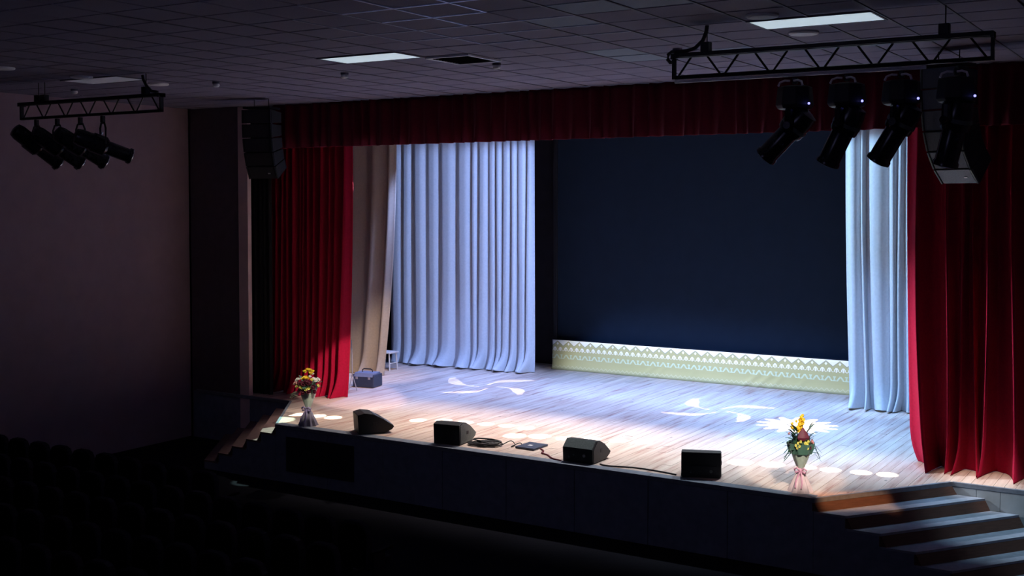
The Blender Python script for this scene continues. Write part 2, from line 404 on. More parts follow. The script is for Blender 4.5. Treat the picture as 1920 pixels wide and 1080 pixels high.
def banner_mat():
    # lace-like border printed on olive cloth; u = metres along the banner, v = metres up from the floor (object space)
    m = bpy.data.materials.new('ornament_print'); m.use_nodes = True
    nt = m.node_tree; N = nt.nodes; L = nt.links; B = N['Principled BSDF']
    B.inputs['Roughness'].default_value = 0.8
    tc = N.new('ShaderNodeTexCoord'); sp = N.new('ShaderNodeSeparateXYZ'); L.new(tc.outputs['UV'], sp.inputs[0])
    u, v = sp.outputs[0], sp.outputs[1]
    def m_(op, a, b=None, c=None):
        n = N.new('ShaderNodeMath'); n.operation = op
        for k, q in enumerate((a, b, c)):
            if q is None: continue
            if isinstance(q, (int, float)): n.inputs[k].default_value = q
            else: L.new(q, n.inputs[k])
        return n.outputs[0]
    lt = lambda a, b: m_('LESS_THAN', a, b)
    gt = lambda a, b: m_('GREATER_THAN', a, b)
    mul = lambda a, b: m_('MULTIPLY', a, b)
    sub = lambda a, b: m_('SUBTRACT', a, b)
    add = lambda a, b: m_('ADD', a, b)
    ab = lambda a: m_('ABSOLUTE', a)
    def tri(p, off=0.0):      # 0 at peaks, 1 at valleys
        fr = m_('FRACT', add(m_('DIVIDE', u, p), off))
        return mul(ab(sub(fr, 0.5)), 2.0)
    P = 0.292
    t = tri(P)
    zz = sub(0.675, mul(t, 0.115))             # zigzag line, peaks at 0.675 m, valleys at 0.56
    above = gt(v, add(zz, 0.011))
    band = lt(ab(sub(v, zz)), 0.011)
    tm = tri(P)                                 # below the peaks: a white diamond
    diam = lt(add(m_('DIVIDE', mul(tm, P / 2), 0.030), m_('DIVIDE', ab(sub(v, 0.615)), 0.036)), 1.0)
    tv = tri(P, 0.5)
    tp = tri(P / 2)
    arrow = mul(lt(add(m_('DIVIDE', mul(tp, P / 4), 0.060), m_('DIVIDE', sub(v, 0.475), 0.085)), 1.0), gt(v, 0.500))
    stem = mul(mul(lt(mul(tp, P / 4), 0.013), gt(v, 0.44)), lt(v, 0.50))
    notch = sub(1.0, mul(lt(mul(tp, P / 4), 0.013), gt(v, 0.535)))
    td = tri(P / 4, 0.5)
    dots = lt(add(mul(mul(td, P / 8), mul(td, P / 8)), mul(sub(v, 0.452), sub(v, 0.452))), 0.012 ** 2)
    side = mul(mul(lt(ab(sub(mul(tp, P / 4), 0.036)), 0.010), gt(v, 0.455)), lt(v, 0.505))
    white1 = m_('MAXIMUM', m_('MAXIMUM', above, diam), m_('MAXIMUM', m_('MAXIMUM', mul(arrow, notch), dots), m_('MAXIMUM', stem, side)))
    # second band: alternating chevrons and crosses
    q = tri(0.25)
    chev = mul(mul(lt(ab(sub(v, sub(0.36, mul(q, 0.17)))), 0.028), gt(v, 0.255)), lt(v, 0.365))
    q2 = tri(0.25, 0.5)
    cross = mul(mul(lt(mul(q2, 0.125), add(0.012, mul(ab(sub(v, 0.31)), 0.45))), gt(v, 0.258)), lt(v, 0.362))
    rows = mul(lt(m_('FRACT', m_('DIVIDE', v, 0.026)), 0.8), 1.0)
    white2 = mul(m_('MAXIMUM', chev, cross), rows)
    # faint bottom lace
    q3 = tri(0.11)
    faint = mul(lt(ab(sub(v, add(0.05, mul(q3, 0.05)))), 0.012), 0.35)
    nz = N.new('ShaderNodeTexNoise'); nz.inputs['Scale'].default_value = 1.1
    tc2 = N.new('ShaderNodeTexCoord'); L.new(tc2.outputs['Object'], nz.inputs['Vector'])
    mixb = N.new('ShaderNodeMix'); mixb.data_type = 'RGBA'
    mixb.inputs[6].default_value = (0.36, 0.36, 0.18, 1); mixb.inputs[7].default_value = (0.46, 0.44, 0.25, 1)
    L.new(nz.outputs[0], mixb.inputs[0])
    def mix(fac, a, colb):
        n = N.new('ShaderNodeMix'); n.data_type = 'RGBA'; L.new(fac, n.inputs[0]); L.new(a, n.inputs[6]); n.inputs[7].default_value = (*colb, 1)
        return n.outputs[2]
    c = mix(faint, mixb.outputs[2], (0.62, 0.62, 0.45))
    c = mix(white2, c, (0.50, 0.62, 0.50))
    c = mix(white1, c, (0.78, 0.80, 0.80))
    c = mix(mul(band, sub(1.0, diam)), c, (0.33, 0.34, 0.24))
    L.new(c, B.inputs['Base Color'])
    return m

# ================================================================== THE SETTING
rng = random.Random(7)
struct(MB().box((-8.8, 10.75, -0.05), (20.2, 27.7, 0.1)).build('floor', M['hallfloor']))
struct(MB().box((-18.9, 7.05, 3.5), (0.2, 20.3, 7.0)).build('wall_left', M['plaster']))
struct(MB().box((1.3, 10.75, 3.5), (0.2, 27.7, 7.0)).build('wall_right', M['plaster']))
struct(MB().box((-8.8, -3.1, 3.5), (20.2, 0.2, 7.0)).build('wall_rear', M['plaster']))
struct(MB().box((-18.05, 17.3, 3.5), (1.5, 0.2, 7.0)).build('wall_front', M['darkwall']))
struct(MB().box((0.2, 17.4, 3.5), (2.0, 0.2, 7.0)).build('wall_front', M['darkwall']))
struct(MB().box((-17.19, 17.22, 3.47), (0.26, 0.10, 6.94)).build('trim_1', M['trim']))
struct(MB().box((-8.8, 24.7, 3.5), (20.2, 0.2, 7.0)).build('wall_back', M['blackwall']))
struct(MB().box((-18.85, 20.9, 3.5), (0.2, 7.4, 7.0)).build('wall_stage_left', M['blackwall']))

# ---------------------------------------------------------------- ceiling of laid-in tiles
ceil = struct(MB().box((-8.8, 10.75, CE + 0.08), (20.2, 27.9, 0.1)).build('ceiling', M['void']))
PX, PY, X0, Y0 = 0.675, 0.66, -3.13, 11.92
panels = {(-1, 0): 0, (-2, 0): 0}
cells = []
skip = set()
for i in range(-24, 5):
    for j in range(-14, 8):
        cells.append((i, j))
def cell_of(px, py):          # ceiling cell met by a line of sight, used once to note which tiles are paler
    c, s = math.cos(PSI), math.sin(PSI)
    r, d, wv = px - CX, py - CY, FPX
    fw = wv * math.cos(THETA) - d * math.sin(THETA); dn = d * math.cos(THETA) + wv * math.sin(THETA)
    t = (CE - CAM[2]) / (-dn)
    x, y = (r * c - fw * s) * t, (r * s + fw * c) * t
    return (math.floor((x - X0) / PX), math.floor((y - Y0) / PY))
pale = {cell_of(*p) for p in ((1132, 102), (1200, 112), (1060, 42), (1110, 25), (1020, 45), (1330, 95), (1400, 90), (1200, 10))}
# lamps: two cells wide; vent: one cell
lamp_cells = {}
for k, i0 in enumerate((-2, -11, -19)):
    lamp_cells[(i0, 0)] = k; lamp_cells[(i0 + 1, 0)] = k
vent_cell = (-9, 1)
skip = set(lamp_cells) | {vent_cell}
def tile_mesh(nm, mt):
    a, b, h, g = PX / 2 - 0.012, PY / 2 - 0.012, 0.014, 0.006
    mb = MB()
    mb.add([(-a, -b, h), (a, -b, h), (a, b, h), (-a, b, h), (-a + g, -b + g, 0), (a - g, -b + g, 0), (a - g, b - g, 0), (-a + g, b - g, 0)],
           [(0, 1, 2, 3), (7, 6, 5, 4), (0, 4, 5, 1), (1, 5, 6, 2), (2, 6, 7, 3), (3, 7, 4, 0)])
    return mb.mesh(nm, mt)
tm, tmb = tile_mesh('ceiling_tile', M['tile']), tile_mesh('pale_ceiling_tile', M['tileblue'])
vis, rest = [], []
for (i, j) in cells:
    if (i, j) in skip: continue
    c = (X0 + (i + .5) * PX, Y0 + (j + .5) * PY, CE)
    if c[0] < -18.75 or c[0] > 1.15 or c[1] > 17.3: continue
    (vis if in_view(c, 40) else rest).append((dist(c), i, j, c))
vis.sort()
far = MB()
for k, (d, i, j, c) in enumerate(vis + rest):
    z = CE + 0.012 + rng.uniform(-0.002, 0.002)
    if k < min(300, len(vis)):
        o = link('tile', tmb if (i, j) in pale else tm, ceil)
        o.location = (c[0], c[1], z - 0.0)
    else:
        a, b = PX / 2 - 0.012, PY / 2 - 0.012
        far.box((c[0], c[1], z + 0.007), (2 * a, 2 * b, 0.014))
o = far.build('tiles_beyond', M['tile'], ceil); o['kind'] = 'stuff'
# grid rails with the glint of the blue stage light put into their colour
def rail(x0, y0, x1, y1, mt, n='grid_rail'):
    L_ = math.hypot(x1 - x0, y1 - y0); a = math.atan2(y1 - y0, x1 - x0)
    mb = MB(); mb.box((0, 0, 0), (L_, 0.024, 0.016))
    o = mb.build(n, mt, ceil); o.location = ((x0 + x1) / 2, (y0 + y1) / 2, CE + 0.012); o.rotation_euler = (0, 0, a)
gx = lambda i: X0 + i * PX
gy = lambda j: Y0 + j * PY
rail(gx(-5), gy(-6), gx(-5), gy(-3), M['railglint']); rail(gx(-6), gy(-6), gx(-6), gy(-2), M['railglint'])
rail(gx(-4), gy(-6), gx(-4), gy(-4), M['railglint'])
for j, i0, i1 in ((-2, -9, -4), (-1, -8, -4), (0, -7, -4)): rail(gx(i0), gy(j), gx(i1), gy(j), M['railfaint'])
for i, j0, j1 in ((-7, -5, 0), (-8, -4, -1)): rail(gx(i), gy(j0), gx(i), gy(j1), M['railfaint'])
rail(gx(-7), gy(-4), gx(-4), gy(-4), M['railglint']); rail(gx(-7), gy(-3), gx(-5), gy(-3), M['railglint'])
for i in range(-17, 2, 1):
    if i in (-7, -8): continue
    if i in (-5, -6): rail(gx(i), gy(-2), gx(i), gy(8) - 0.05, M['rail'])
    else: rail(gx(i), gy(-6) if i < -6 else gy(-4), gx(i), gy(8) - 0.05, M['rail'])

# ---------------------------------------------------------------- stage
stage = struct(bpy.data.objects.new('stage_floor', None)); COL.objects.link(stage)
XL, XR = -14.48, -4.69          # front corners
YF, YS = 15.2, 17.15            # apron front line, side front line
XLs, XRs = -15.93, -3.30        # where the chamfers meet the side line
def yfront(x):
    if x < XLs or x > XRs: return YS
    if x < XL: return YF + (XL - x) / (XL - XLs) * (YS - YF)
    if x > XR: return YF + (x - XR) / (XRs - XR) * (YS - YF)
    return YF
outline = [(-18.7, YS), (XLs, YS), (XL, YF), (XR, YF), (XRs, YS), (1.15, YS), (1.15, 24.6), (-18.7, 24.6)]
ins = [(-18.7, YS + .03), (XLs + .01, YS + .03), (XL + .02, YF + .03), (XR - .02, YF + .03), (XRs - .01, YS + .03), (1.15, YS + .03), (1.15, 24.6), (-18.7, 24.6)]
MB().prism(ins, 0.0, ST - 0.03, 'z').build('stage_base', M['fascia'], stage)
PW = 0.145
planks = []
x = -17.7
while x < -0.6:
    y0a, y0b = yfront(x), yfront(x + PW)
    band = 0.20 if XL < x < XR - PW else 0.07
    if x > XRs or x + PW < XLs: band = 0.05
    y = rng.uniform(-2.6, 0)
    first = True
    ys = min(y0a, y0b)
    cuts = []
    t = ys + rng.uniform(0.7, 2.8)
    while t < 24.2:
        cuts.append(t); t += rng.uniform(2.3, 3.6)
    cuts.append(24.5)
    prev = None
    for ct in cuts:
        g = 0.0022
        if prev is None: a, b = y0a + band, y0b + band
        else: a = b = prev
        if ct - max(a, b) > 0.08:
            planks.append((x + g, x + PW - g, a + g, b + g, ct - g))
            prev = ct
        elif prev is not None: prev = ct
        else: prev = max(a, b)
    x += PW
def plank_geo(mb, p):
    x0, x1, a, b, e = p
    z1 = ST + rng.uniform(-0.0012, 0.0012); z0 = ST - 0.028
    mb.add([(x0, a, z0), (x1, b, z0), (x1, e, z0), (x0, e, z0), (x0, a, z1), (x1, b, z1), (x1, e, z1), (x0, e, z1)],
           [(3, 2, 1, 0), (4, 5, 6, 7), (0, 1, 5, 4), (1, 2, 6, 5), (2, 3, 7, 6), (3, 0, 4, 7)])
def seen(p):
    return any(in_view(((p[0] + p[1]) / 2, yy, ST), 0) for yy in (p[2], (p[2] + p[4]) / 2, p[4])) and -16.6 < p[0] < -2.3 and p[2] < 23.6
pv = sorted([p for p in planks if seen(p)], key=lambda p: dist(((p[0] + p[1]) / 2, p[2], ST)))
pr = [p for p in planks if not seen(p)]
for p in pv[:300]:
    mb = MB(); plank_geo(mb, p); mb.build('plank', M['wood'], stage)
mb = MB()
for p in pv[300:] + pr: plank_geo(mb, p)
o = mb.build('planks_beyond', M['wood'], stage); o['kind'] = 'stuff'
# grey edge boards along the front
def edge(p, q, wdt, inward):
    p, q = Vector((*p, 0)), Vector((*q, 0)); n = Vector((*inward, 0)).normalized() * wdt
    pts = [p, q, q + n, p + n]
    MB().prism([(v.x, v.y) for v in pts], ST - 0.06, ST + 0.004, 'z').build('edge_board', M['nosing'], stage, bevel=0.004)
nseg = 4
for k in range(nseg):
    a, b = XL + (XR - XL) * k / nseg, XL + (XR - XL) * (k + 1) / nseg
    edge((a + 0.003, YF), (b - 0.003, YF), 0.195, (0, 1))
for (p, q) in (((XLs, YS), (XL, YF)), ((XR, YF), (XRs, YS))):
    d = Vector((q[0] - p[0], q[1] - p[1])); edge(p, q, 0.05, (-d.y, d.x))
edge((-18.6, YS), (XLs, YS), 0.045, (0, 1)); edge((XRs, YS), (-0.8, YS), 0.045, (0, 1))
# boards of the stage front
k = 0
xs = np.linspace(XL, XR, 9)
for a, b in zip(xs[:-1], xs[1:]):
    MB().box(((a + b) / 2, YF + 0.018, 0.48), (b - a - 0.012, 0.028, 0.955)).build('front_panel', M['fascia'], stage, bevel=0.004)
MB().box((-14.48 + 1.05, YF - 0.004, 0.52), (1.55, 0.02, 0.62)).build('hatch_panel', M['frame'], stage, bevel=0.004)
for (a, b) in ((XRs + 0.01, -1.4),):
    n = 6
    for k in range(n):
        xa = a + (b - a) * k / n; xb = a + (b - a) * (k + 1) / n
        MB().box(((xa + xb) / 2, YS + 0.016, 0.48), (xb - xa - 0.006, 0.025, 0.955)).build('side_panel', M['fasciapale'], stage)

# ---------------------------------------------------------------- stairs at the two corners
def stairs(name, label, side):
    t = thing(name, label, 'stairs', (0, 0, 0))
    if side > 0: A, Bq, step = (XR, YF), (XRs, YS), 0.445
    else: A, Bq, step = (XL, YF), (XLs, YS), -0.36
    rise = 0.17
    for k in range(1, 6):
        zt = ST - rise * k
        oa, ob = step * (k - 1), step * k
        lean = 0.07 * (1 if side > 0 else -1)
        p = [(A[0] + oa, A[1]), (Bq[0] + oa, Bq[1]), (Bq[0] + ob, Bq[1]), (A[0] + ob, A[1])]
        ya, yb = A[1] + 0.0, Bq[1] - 0.004
        poly = [(A[0] + oa, ya), (Bq[0] + oa, yb), (Bq[0] + ob, yb), (A[0] + ob, ya)]
        MB().prism(poly, zt - 0.035, zt, 'z').build('tread', M['tread'] if side > 0 else M['brown'], t, bevel=0.004)
        # riser: slightly leaning board below the upper edge
        th = 0.02 if side > 0 else -0.02
        top = zt + rise - (0.06 if k == 1 else 0.035)
        v = [(A[0] + oa - th, ya, zt), (Bq[0] + oa - th, yb, zt), (Bq[0] + oa + lean, yb, zt), (A[0] + oa + lean, ya, zt),
             (A[0] + oa - th, ya, top), (Bq[0] + oa - th, yb, top), (Bq[0] + oa + 0.004 * (1 if side > 0 else -1), yb, top), (A[0] + oa + 0.004 * (1 if side > 0 else -1), ya, top)]
        MB().add(v, [(3, 2, 1, 0), (4, 5, 6, 7), (0, 1, 5, 4), (1, 2, 6, 5), (2, 3, 7, 6), (3, 0, 4, 7)]).build('riser', M['riser'], t)
    # closing side board that faces the hall
    pts = [(A[0], 0.0), (A[0] + step * 5, 0.0)]
    for k in range(5, 0, -1):
        zt = ST - rise * k - 0.036
        pts += [(A[0] + step * k, zt), (A[0] + step * (k - 1), zt)]
    MB().prism(pts, YF + 0.004, YF + 0.028, 'y').build('side_board', M['fascia'], t)
    return t
stairs('corner_stairs', 'flight of dark brown steps with grey treads at the right corner of the stage', 1)
stairs('corner_stairs', 'dim flight of steps at the left corner of the stage beyond the left bouquet', -1)

# ================================================================== CURTAINS
def curtain(name, label, mt, p0, p1, z0, z1, pleat, amp, seed, cat='curtain', toward=(0, -1), flare=0.15, pool=0.12,
            top_amp=0.6, rows=26, per=9, hem_wave=0.0, lean0=0.0, lean1=0.0, twist=0.25, pinch=0.65, vary=(0.55, 1.6), widths=None):
    r = random.Random(seed)
    p0, p1 = Vector((*p0, 0)), Vector((*p1, 0)); d = p1 - p0; Lg = d.length; d.normalize()
    n = Vector((*toward, 0)).normalized()
    folds = []; s = 0
    queue = list(widths or [])
    while s < Lg:
        if widths and not queue: break
        wd = queue.pop(0) if queue else pleat * r.uniform(*vary); folds.append((s, wd, amp * r.uniform(0.55, 1.25), r.uniform(-1, 1), r.uniform(0.4, 1.3))); s += wd
    sc = Lg / s
    us = []; 
    for (a, wd, am, tw, po) in folds:
        for k in range(per): us.append((a * sc + wd * sc * k / per, k / per, am, tw, po))
    us.append((Lg, 0.0, folds[-1][2], 0, 1))
    vs, fs, uv = [], [], []
    zs = [0.0, 0.02, 0.05, 0.09, 0.15, 0.24, 0.36, 0.55]
    H = z1 - z0
    while zs[-1] < H: zs.append(min(H, zs[-1] + H / rows))
    for z in zs:
        t = z / H                              # 0 bottom .. 1 top
        low = max(0.0, 1 - z / 0.55) ** 2
        for (s, ph, am, tw, po) in us:
            u = s / Lg
            # a fold: rounded in front, pinched behind
            c = math.cos(2 * math.pi * ph)
            prof = 1 - (0.5 + 0.5 * c) ** pinch
            k = top_amp + (1 - top_amp) * (1 - t)
            off = am * k * (prof * 2 - 1) * (1 + flare * low * 2)
            off += pool * low * po * (0.6 + 0.4 * prof) 
            side = twist * am * (1 - t) * math.sin(3.1 * t + tw * 3) * math.sin(math.pi * ph)
            side += low * pool * 0.5 * tw
            side += (lean0 * (1 - u) + lean1 * u) * (1 - t) ** 2
            zz = z0 + z
            if hem_wave and z < 0.3: zz += hem_wave * (1 - z / 0.3) * (0.5 - 0.5 * math.cos(2 * math.pi * ph) ) * po
            if z == 0.0: zz += 0.004
            P = p0 + d * (s + side) + n * off
            vs.append((P.x, P.y, zz)); uv.append((s, z))
    m = len(us)
    for j in range(len(zs) - 1):
        for i in range(m - 1):
            fs.append((j * m + i, j * m + i + 1, (j + 1) * m + i + 1, (j + 1) * m + i))
    mb = MB(); mb.add(vs, fs)
    o = mb.build(name, mt, None, smooth=True, sharp=180)
    md = o.modifiers.new('thickness', 'SOLIDIFY'); md.thickness = 0.006; md.offset = 0
    return tag(o, label, cat)

curtain('red_curtain', 'red velvet stage curtain hanging at the left end of the stage, lit near its foot', M['red'],
        (-17.25, 17.98), (-15.02, 17.98), ST, 6.45, 0.17, 0.11, 11, pool=0.15, flare=0.3, pinch=0.5, vary=(0.4, 1.7), lean0=0.0, lean1=-0.2)
curtain('red_curtain', 'wide dark red velvet curtain at the right end of the stage above the steps', M['red'],
        (-4.20, 17.95), (-0.7, 17.95), ST, 6.45, 0.28, 0.17, 23, pool=0.22, flare=0.4, lean0=0.10, pinch=0.42, vary=(0.35, 1.7), per=12, twist=0.4)
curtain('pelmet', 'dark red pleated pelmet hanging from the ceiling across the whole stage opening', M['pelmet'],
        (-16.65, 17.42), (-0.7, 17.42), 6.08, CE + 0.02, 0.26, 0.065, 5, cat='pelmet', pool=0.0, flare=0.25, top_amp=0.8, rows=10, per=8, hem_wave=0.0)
curtain('black_drape', 'black drape beside the left red curtain, behind the hanging loudspeakers', M['black'],
        (-17.65, 17.52), (-16.74, 17.52), ST, 6.9, 0.2, 0.03, 31, pool=0.03)
curtain('beige_curtain', 'beige side curtain between the left red curtain and the pale grey one', M['tan'],
        (-18.0, 20.8), (-16.02, 20.75), ST, 6.7, 0.40, 0.07, 48, pool=0.10, flare=0.4, lean0=-0.1, lean1=-0.42, per=10)
curtain('grey_curtain', 'wide pale grey curtain in blue light left of the dark screen', M['grey'],
        (-17.75, 22.75), (-13.72, 22.95), ST, 6.75, 0.36, 0.075, 57, pool=0.22, flare=0.6, per=14, hem_wave=0.06, pinch=2.6, twist=0.5,
        widths=[.36, .30, .42, .34, .50, .46, .16, .30, .20, .17, .24, .16, .26, .18, .30])
curtain('grey_curtain', 'narrow pale grey curtain in blue light right of the dark screen', M['grey'],
        (-6.36, 22.35), (-4.5, 22.45), ST, 6.75, 0.30, 0.08, 64, pool=0.16, flare=0.6, per=14, hem_wave=0.04, lean0=0.14, pinch=1.6, vary=(0.4, 1.8), twist=0.5)

# ---------------------------------------------------------------- screen and banner
scr = thing('screen', 'large dark navy screen filling the back of the stage above the patterned banner', 'screen', (-9.2, 24.1, 0))
MB().box((0, 0, 4.2), (9.0, 0.05, 5.0)).build('screen_panel', M['screen'], scr)
for (c, d) in (((-4.55, -0.02, 4.2), (0.10, 0.12, 5.1)), ((4.55, -0.02, 4.2), (0.10, 0.12, 5.1)), ((0, -0.02, 1.68), (9.0, 0.10, 0.06)), ((0, 0, 6.72), (9.0, 0.10, 0.06))):
    MB().box(c, d).build('frame_bar', M['frame'], scr, bevel=0.005)
for sx in (-4.3, 0, 4.3):
    MB().box((sx, 0.05, 1.35), (0.06, 0.06, 0.66)).build('support', M['frame'], scr)

def banner():
    x0, x1, y = -13.68, -5.4, 23.78
    nx, nz = 220, 14
    r = random.Random(3)
    creases = [(-11.3, 0.5, 1.0), (-11.0, 0.42, .8), (-8.9, 0.55, 1.3), (-8.6, .5, 1.2), (-8.3, .45, .9), (-7.75, .4, .7), (-10.2, .3, .6)]
    vs, fs, uvs = [], [], []
    for j in range(nz + 1):
        v = 0.70 * j / nz
        for i in range(nx + 1):
            x = x0 + (x1 - x0) * i / nx
            off = 0.008 * math.sin(x * 3.1) * (1 - v / 0.7)
            for (cx, reach, a) in creases:
                s = (x - cx) - v * reach * 2.2
                off += 0.030 * a * math.exp(-(s / 0.05) ** 2) * max(0, 1 - v / 0.45)
            low = max(0, 1 - v / 0.2)
            off += 0.05 * low * low
            vs.append((x, y - off, ST + 0.004 + v)); uvs.append((x - x0, v))
    m = nx + 1
    for j in range(nz):
        for i in range(nx): fs.append((j * m + i, j * m + i + 1, (j + 1) * m + i + 1, (j + 1) * m + i))
    me = bpy.data.meshes.new('banner'); me.from_pydata(vs, [], fs); me.materials.append(banner_mat())
    ul = me.uv_layers.new(name='UVMap')
    for lp in me.loops: ul.data[lp.index].uv = uvs[lp.vertex_index]
    me.shade_smooth()
    o = link('banner', me)
    md = o.modifiers.new('thickness', 'SOLIDIFY'); md.thickness = 0.01; md.offset = -1
    tag(o, 'long low olive cloth banner with white lace ornament along the foot of the screen', 'banner')
banner()

# ================================================================== STAGE MONITORS
def monitor(label, x, y, rz, w=0.53, kind=0):
    t = thing('stage_monitor', label, 'speaker', (x, y, ST + 0.003), rz, 'wedge monitors along the stage edge')
    if kind == 0:   prof = [(0, 0.0), (-0.015, 0.215), (0.12, 0.335), (0.24, 0.325), (0.40, 0.25), (0.60, 0.10), (0.56, 0.06), (0.42, 0.0)]
    elif kind == 1: prof = [(0, 0.0), (-0.02, 0.33), (0.10, 0.36), (0.24, 0.34), (0.42, 0.25), (0.62, 0.11), (0.58, 0.06), (0.44, 0.0)]
    else:           prof = [(0, 0.0), (-0.01, 0.37), (0.10, 0.385), (0.20, 0.36), (0.38, 0.24), (0.50, 0.10), (0.48, 0.05), (0.40, 0.0)]
    MB().prism(prof, -w / 2, w / 2, 'x').build('cabinet', M['cab'], t, bevel=0.008)
    # slanted grille that faces the performer
    a, b = prof[3], prof[5]
    dv = Vector((0, b[0] - a[0], b[1] - a[1])); mid = Vector((0, (a[0] + b[0]) / 2 - 0.0, (a[1] + b[1]) / 2))
    rot = Matrix.Rotation(math.atan2(dv.z, dv.y), 3, 'X')
    MB().box(mid + rot @ Vector((0, 0, 0.004)), (w * 0.9, dv.length * 0.9, 0.012), rot).build('grille', M['grille'], t, bevel=0.003)
    for s in (-1, 1):
        sm = M['cabside'] if (kind == 1 and rz > 0 and s > 0) else M['cab']  # stage light falling on this side is put into its greyer colour
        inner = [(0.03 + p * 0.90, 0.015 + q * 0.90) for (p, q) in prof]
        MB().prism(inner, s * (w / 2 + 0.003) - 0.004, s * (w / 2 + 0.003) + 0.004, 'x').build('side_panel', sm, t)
        MB().box((s * (w / 2 + 0.007), 0.27, 0.17), (0.012, 0.07, 0.055)).build('handle_recess', M['frame'], t, bevel=0.006)
    if kind == 0:
        dv = Vector((0, 0.135, 0.12)); rot = Matrix.Rotation(math.atan2(dv.z, dv.y), 3, 'X')
        MB().box(Vector((0, 0.052, 0.277)) + rot @ Vector((0, 0, 0.004)), (w * 0.96, dv.length * 0.94, 0.006), rot).build('sloped_panel', M['cabside'], t)  # stage light on the slope put into the panel colour
        MB().box((0.0, -0.014, 0.105), (w * 0.78, 0.012, 0.14)).build('connector_panel', M['frame'], t, bevel=0.003)
        MB().cyl((0.12, -0.018, 0.12), (0.12, -0.032, 0.12), 0.022, n=12).build('socket', M['socket'], t)
        MB().cyl((-0.14, -0.018, 0.08), (-0.14, -0.03, 0.08), 0.018, n=12).build('socket', M['cabside'], t)
        MB().cyl((-0.06, -0.018, 0.12), (-0.06, -0.03, 0.12), 0.016, n=12).build('socket', M['cabside'], t)
    elif kind == 2:
        MB().box((0.0, -0.012, 0.11), (w * 0.8, 0.01, 0.13)).build('connector_panel', M['frame'], t, bevel=0.003)
        MB().cyl((0.14, -0.015, 0.10), (0.14, -0.028, 0.10), 0.022, n=12).build('socket', M['cabside'], t)
        MB().cyl((-0.15, -0.015, 0.08), (-0.15, -0.026, 0.08), 0.012, n=12).build('socket', M['cabside'], t)
    for sx in (-1, 1):
        for yy in (0.04, 0.38):
            MB().cyl((sx * w * 0.4, yy, -0.003), (sx * w * 0.4, yy, 0.006), 0.018, n=8).build('rubber_foot', M['cable'], t)
    return t
monitor('black wedge monitor nearest the left bouquet, turned side-on to the hall', -12.78, 15.42, R(-40), 0.46, 1)
monitor('black wedge monitor with a side lit grey-green, left of the heap of cable', -10.87, 15.42, R(8), 0.48, 1)
monitor('black wedge monitor with lit sloping top and bright socket, between floor plate and square monitor', -8.41, 15.40, R(0), 0.52, 0)
monitor('square-backed black monitor nearest the right bouquet', -6.43, 15.49, R(22), 0.56, 2)

# ---------------------------------------------------------------- small things on the stage floor
def heap():
    r = random.Random(4)
    path = []
    for k in range(140):
        a = k * 0.42; rr = 0.13 + 0.05 * math.sin(k * 0.37) + r.uniform(-.015, .015)
        path.append((rr * 1.6 * math.cos(a), rr * math.sin(a), 0.015 + 0.075 * abs(math.sin(k * 0.11)) * (k / 140)))
    o = MB().tube(path, 0.012, 5).build('cable_heap', M['cable'], None, smooth=True)
    o.location = (-10.30, 15.72, ST); o.rotation_euler = (0, 0, R(15))
    tag(o, 'heap of coiled black cable on the stage edge right of the lit-sided monitor', 'cable')
heap()
pl = thing('floor_plate', 'flat dark plate with a small pale label lying near the stage edge', 'plate', (-9.58, 15.98, ST + 0.003), R(-2))
MB().box((0, 0, 0.016), (0.36, 0.43, 0.032)).build('plate', M['case'], pl, bevel=0.006)
MB().box((-0.01, -0.02, 0.0335), (0.07, 0.07, 0.003)).build('pale_label', M['white'], pl)['label'] = 'small pale label'
def cable(name, pts, r, mt, label):
    # smooth path through points
    P = [Vector(p) for p in pts]; path = []
    for i in range(len(P) - 1):
        p0, p1, p2, p3 = P[max(i - 1, 0)], P[i], P[i + 1], P[min(i + 2, len(P) - 1)]
        for k in range(8):
            t = k / 8
            path.append(0.5 * ((2 * p1) + (p2 - p0) * t + (2 * p0 - 5 * p1 + 4 * p2 - p3) * t * t + (3 * p1 - p0 - 3 * p2 + p3) * t ** 3))
    path.append(P[-1])
    tag(MB().tube(path, r, 6).build(name, mt, None, smooth=True), label, 'cable')
z = ST + 0.012
cable('cable', [(-10.05, 15.8, z), (-9.98, 15.98, z + .05), (-9.88, 15.95, z), (-9.86, 15.80, z), (-9.82, 16.0, z + .03), (-9.76, 15.98, z)], 0.008, M['cable'], 'thin black cable looping between the cable heap and the floor plate')
cable('red_cable', [(-9.38, 15.92, z), (-9.25, 15.80, z), (-9.2, 15.66, z), (-9.05, 15.58, z), (-8.85, 15.40, z), (-8.68, 15.36, z)], 0.012, M['redcable'], 'dark red cable from the floor plate to the monitor with the bright socket')
cable('cable', [(-8.06, 15.46, z), (-7.9, 15.42, z), (-7.5, 15.52, z), (-7.1, 15.50, z), (-6.80, 15.44, z)], 0.011, M['cable'], 'black cable along the stage edge leading to the square-backed monitor')

def case():
    t = thing('equipment_case', 'navy equipment case with a blue lid and carrying handle beside the left red curtain', 'case', (-15.78, 19.42, ST + 0.003), R(10))
    MB().box((0, 0, 0.11), (0.50, 0.40, 0.22)).build('body', M['case'], t, bevel=0.015)
    MB().prism([(-0.20, 0.222), (0.20, 0.222), (0.15, 0.31), (-0.15, 0.31)], -0.23, 0.23, 'x').build('lid', M['caselid'], t, bevel=0.01)
    MB().tube([(-0.12, 0, 0.31), (-0.12, 0, 0.355), (-0.08, 0, 0.375), (0.08, 0, 0.375), (0.12, 0, 0.355), (0.12, 0, 0.31)], 0.013, 6).build('handle', M['cable'], t, smooth=True)
    for sx in (-1, 1): MB().box((sx * 0.245, 0, 0.14), (0.03, 0.38, 0.27)).build('end_cap', M['case'], t, bevel=0.012)
    for sx in (-.15, .15): MB().box((sx, -0.205, 0.20), (0.05, 0.015, 0.05)).build('latch', M['socket'], t)
case()
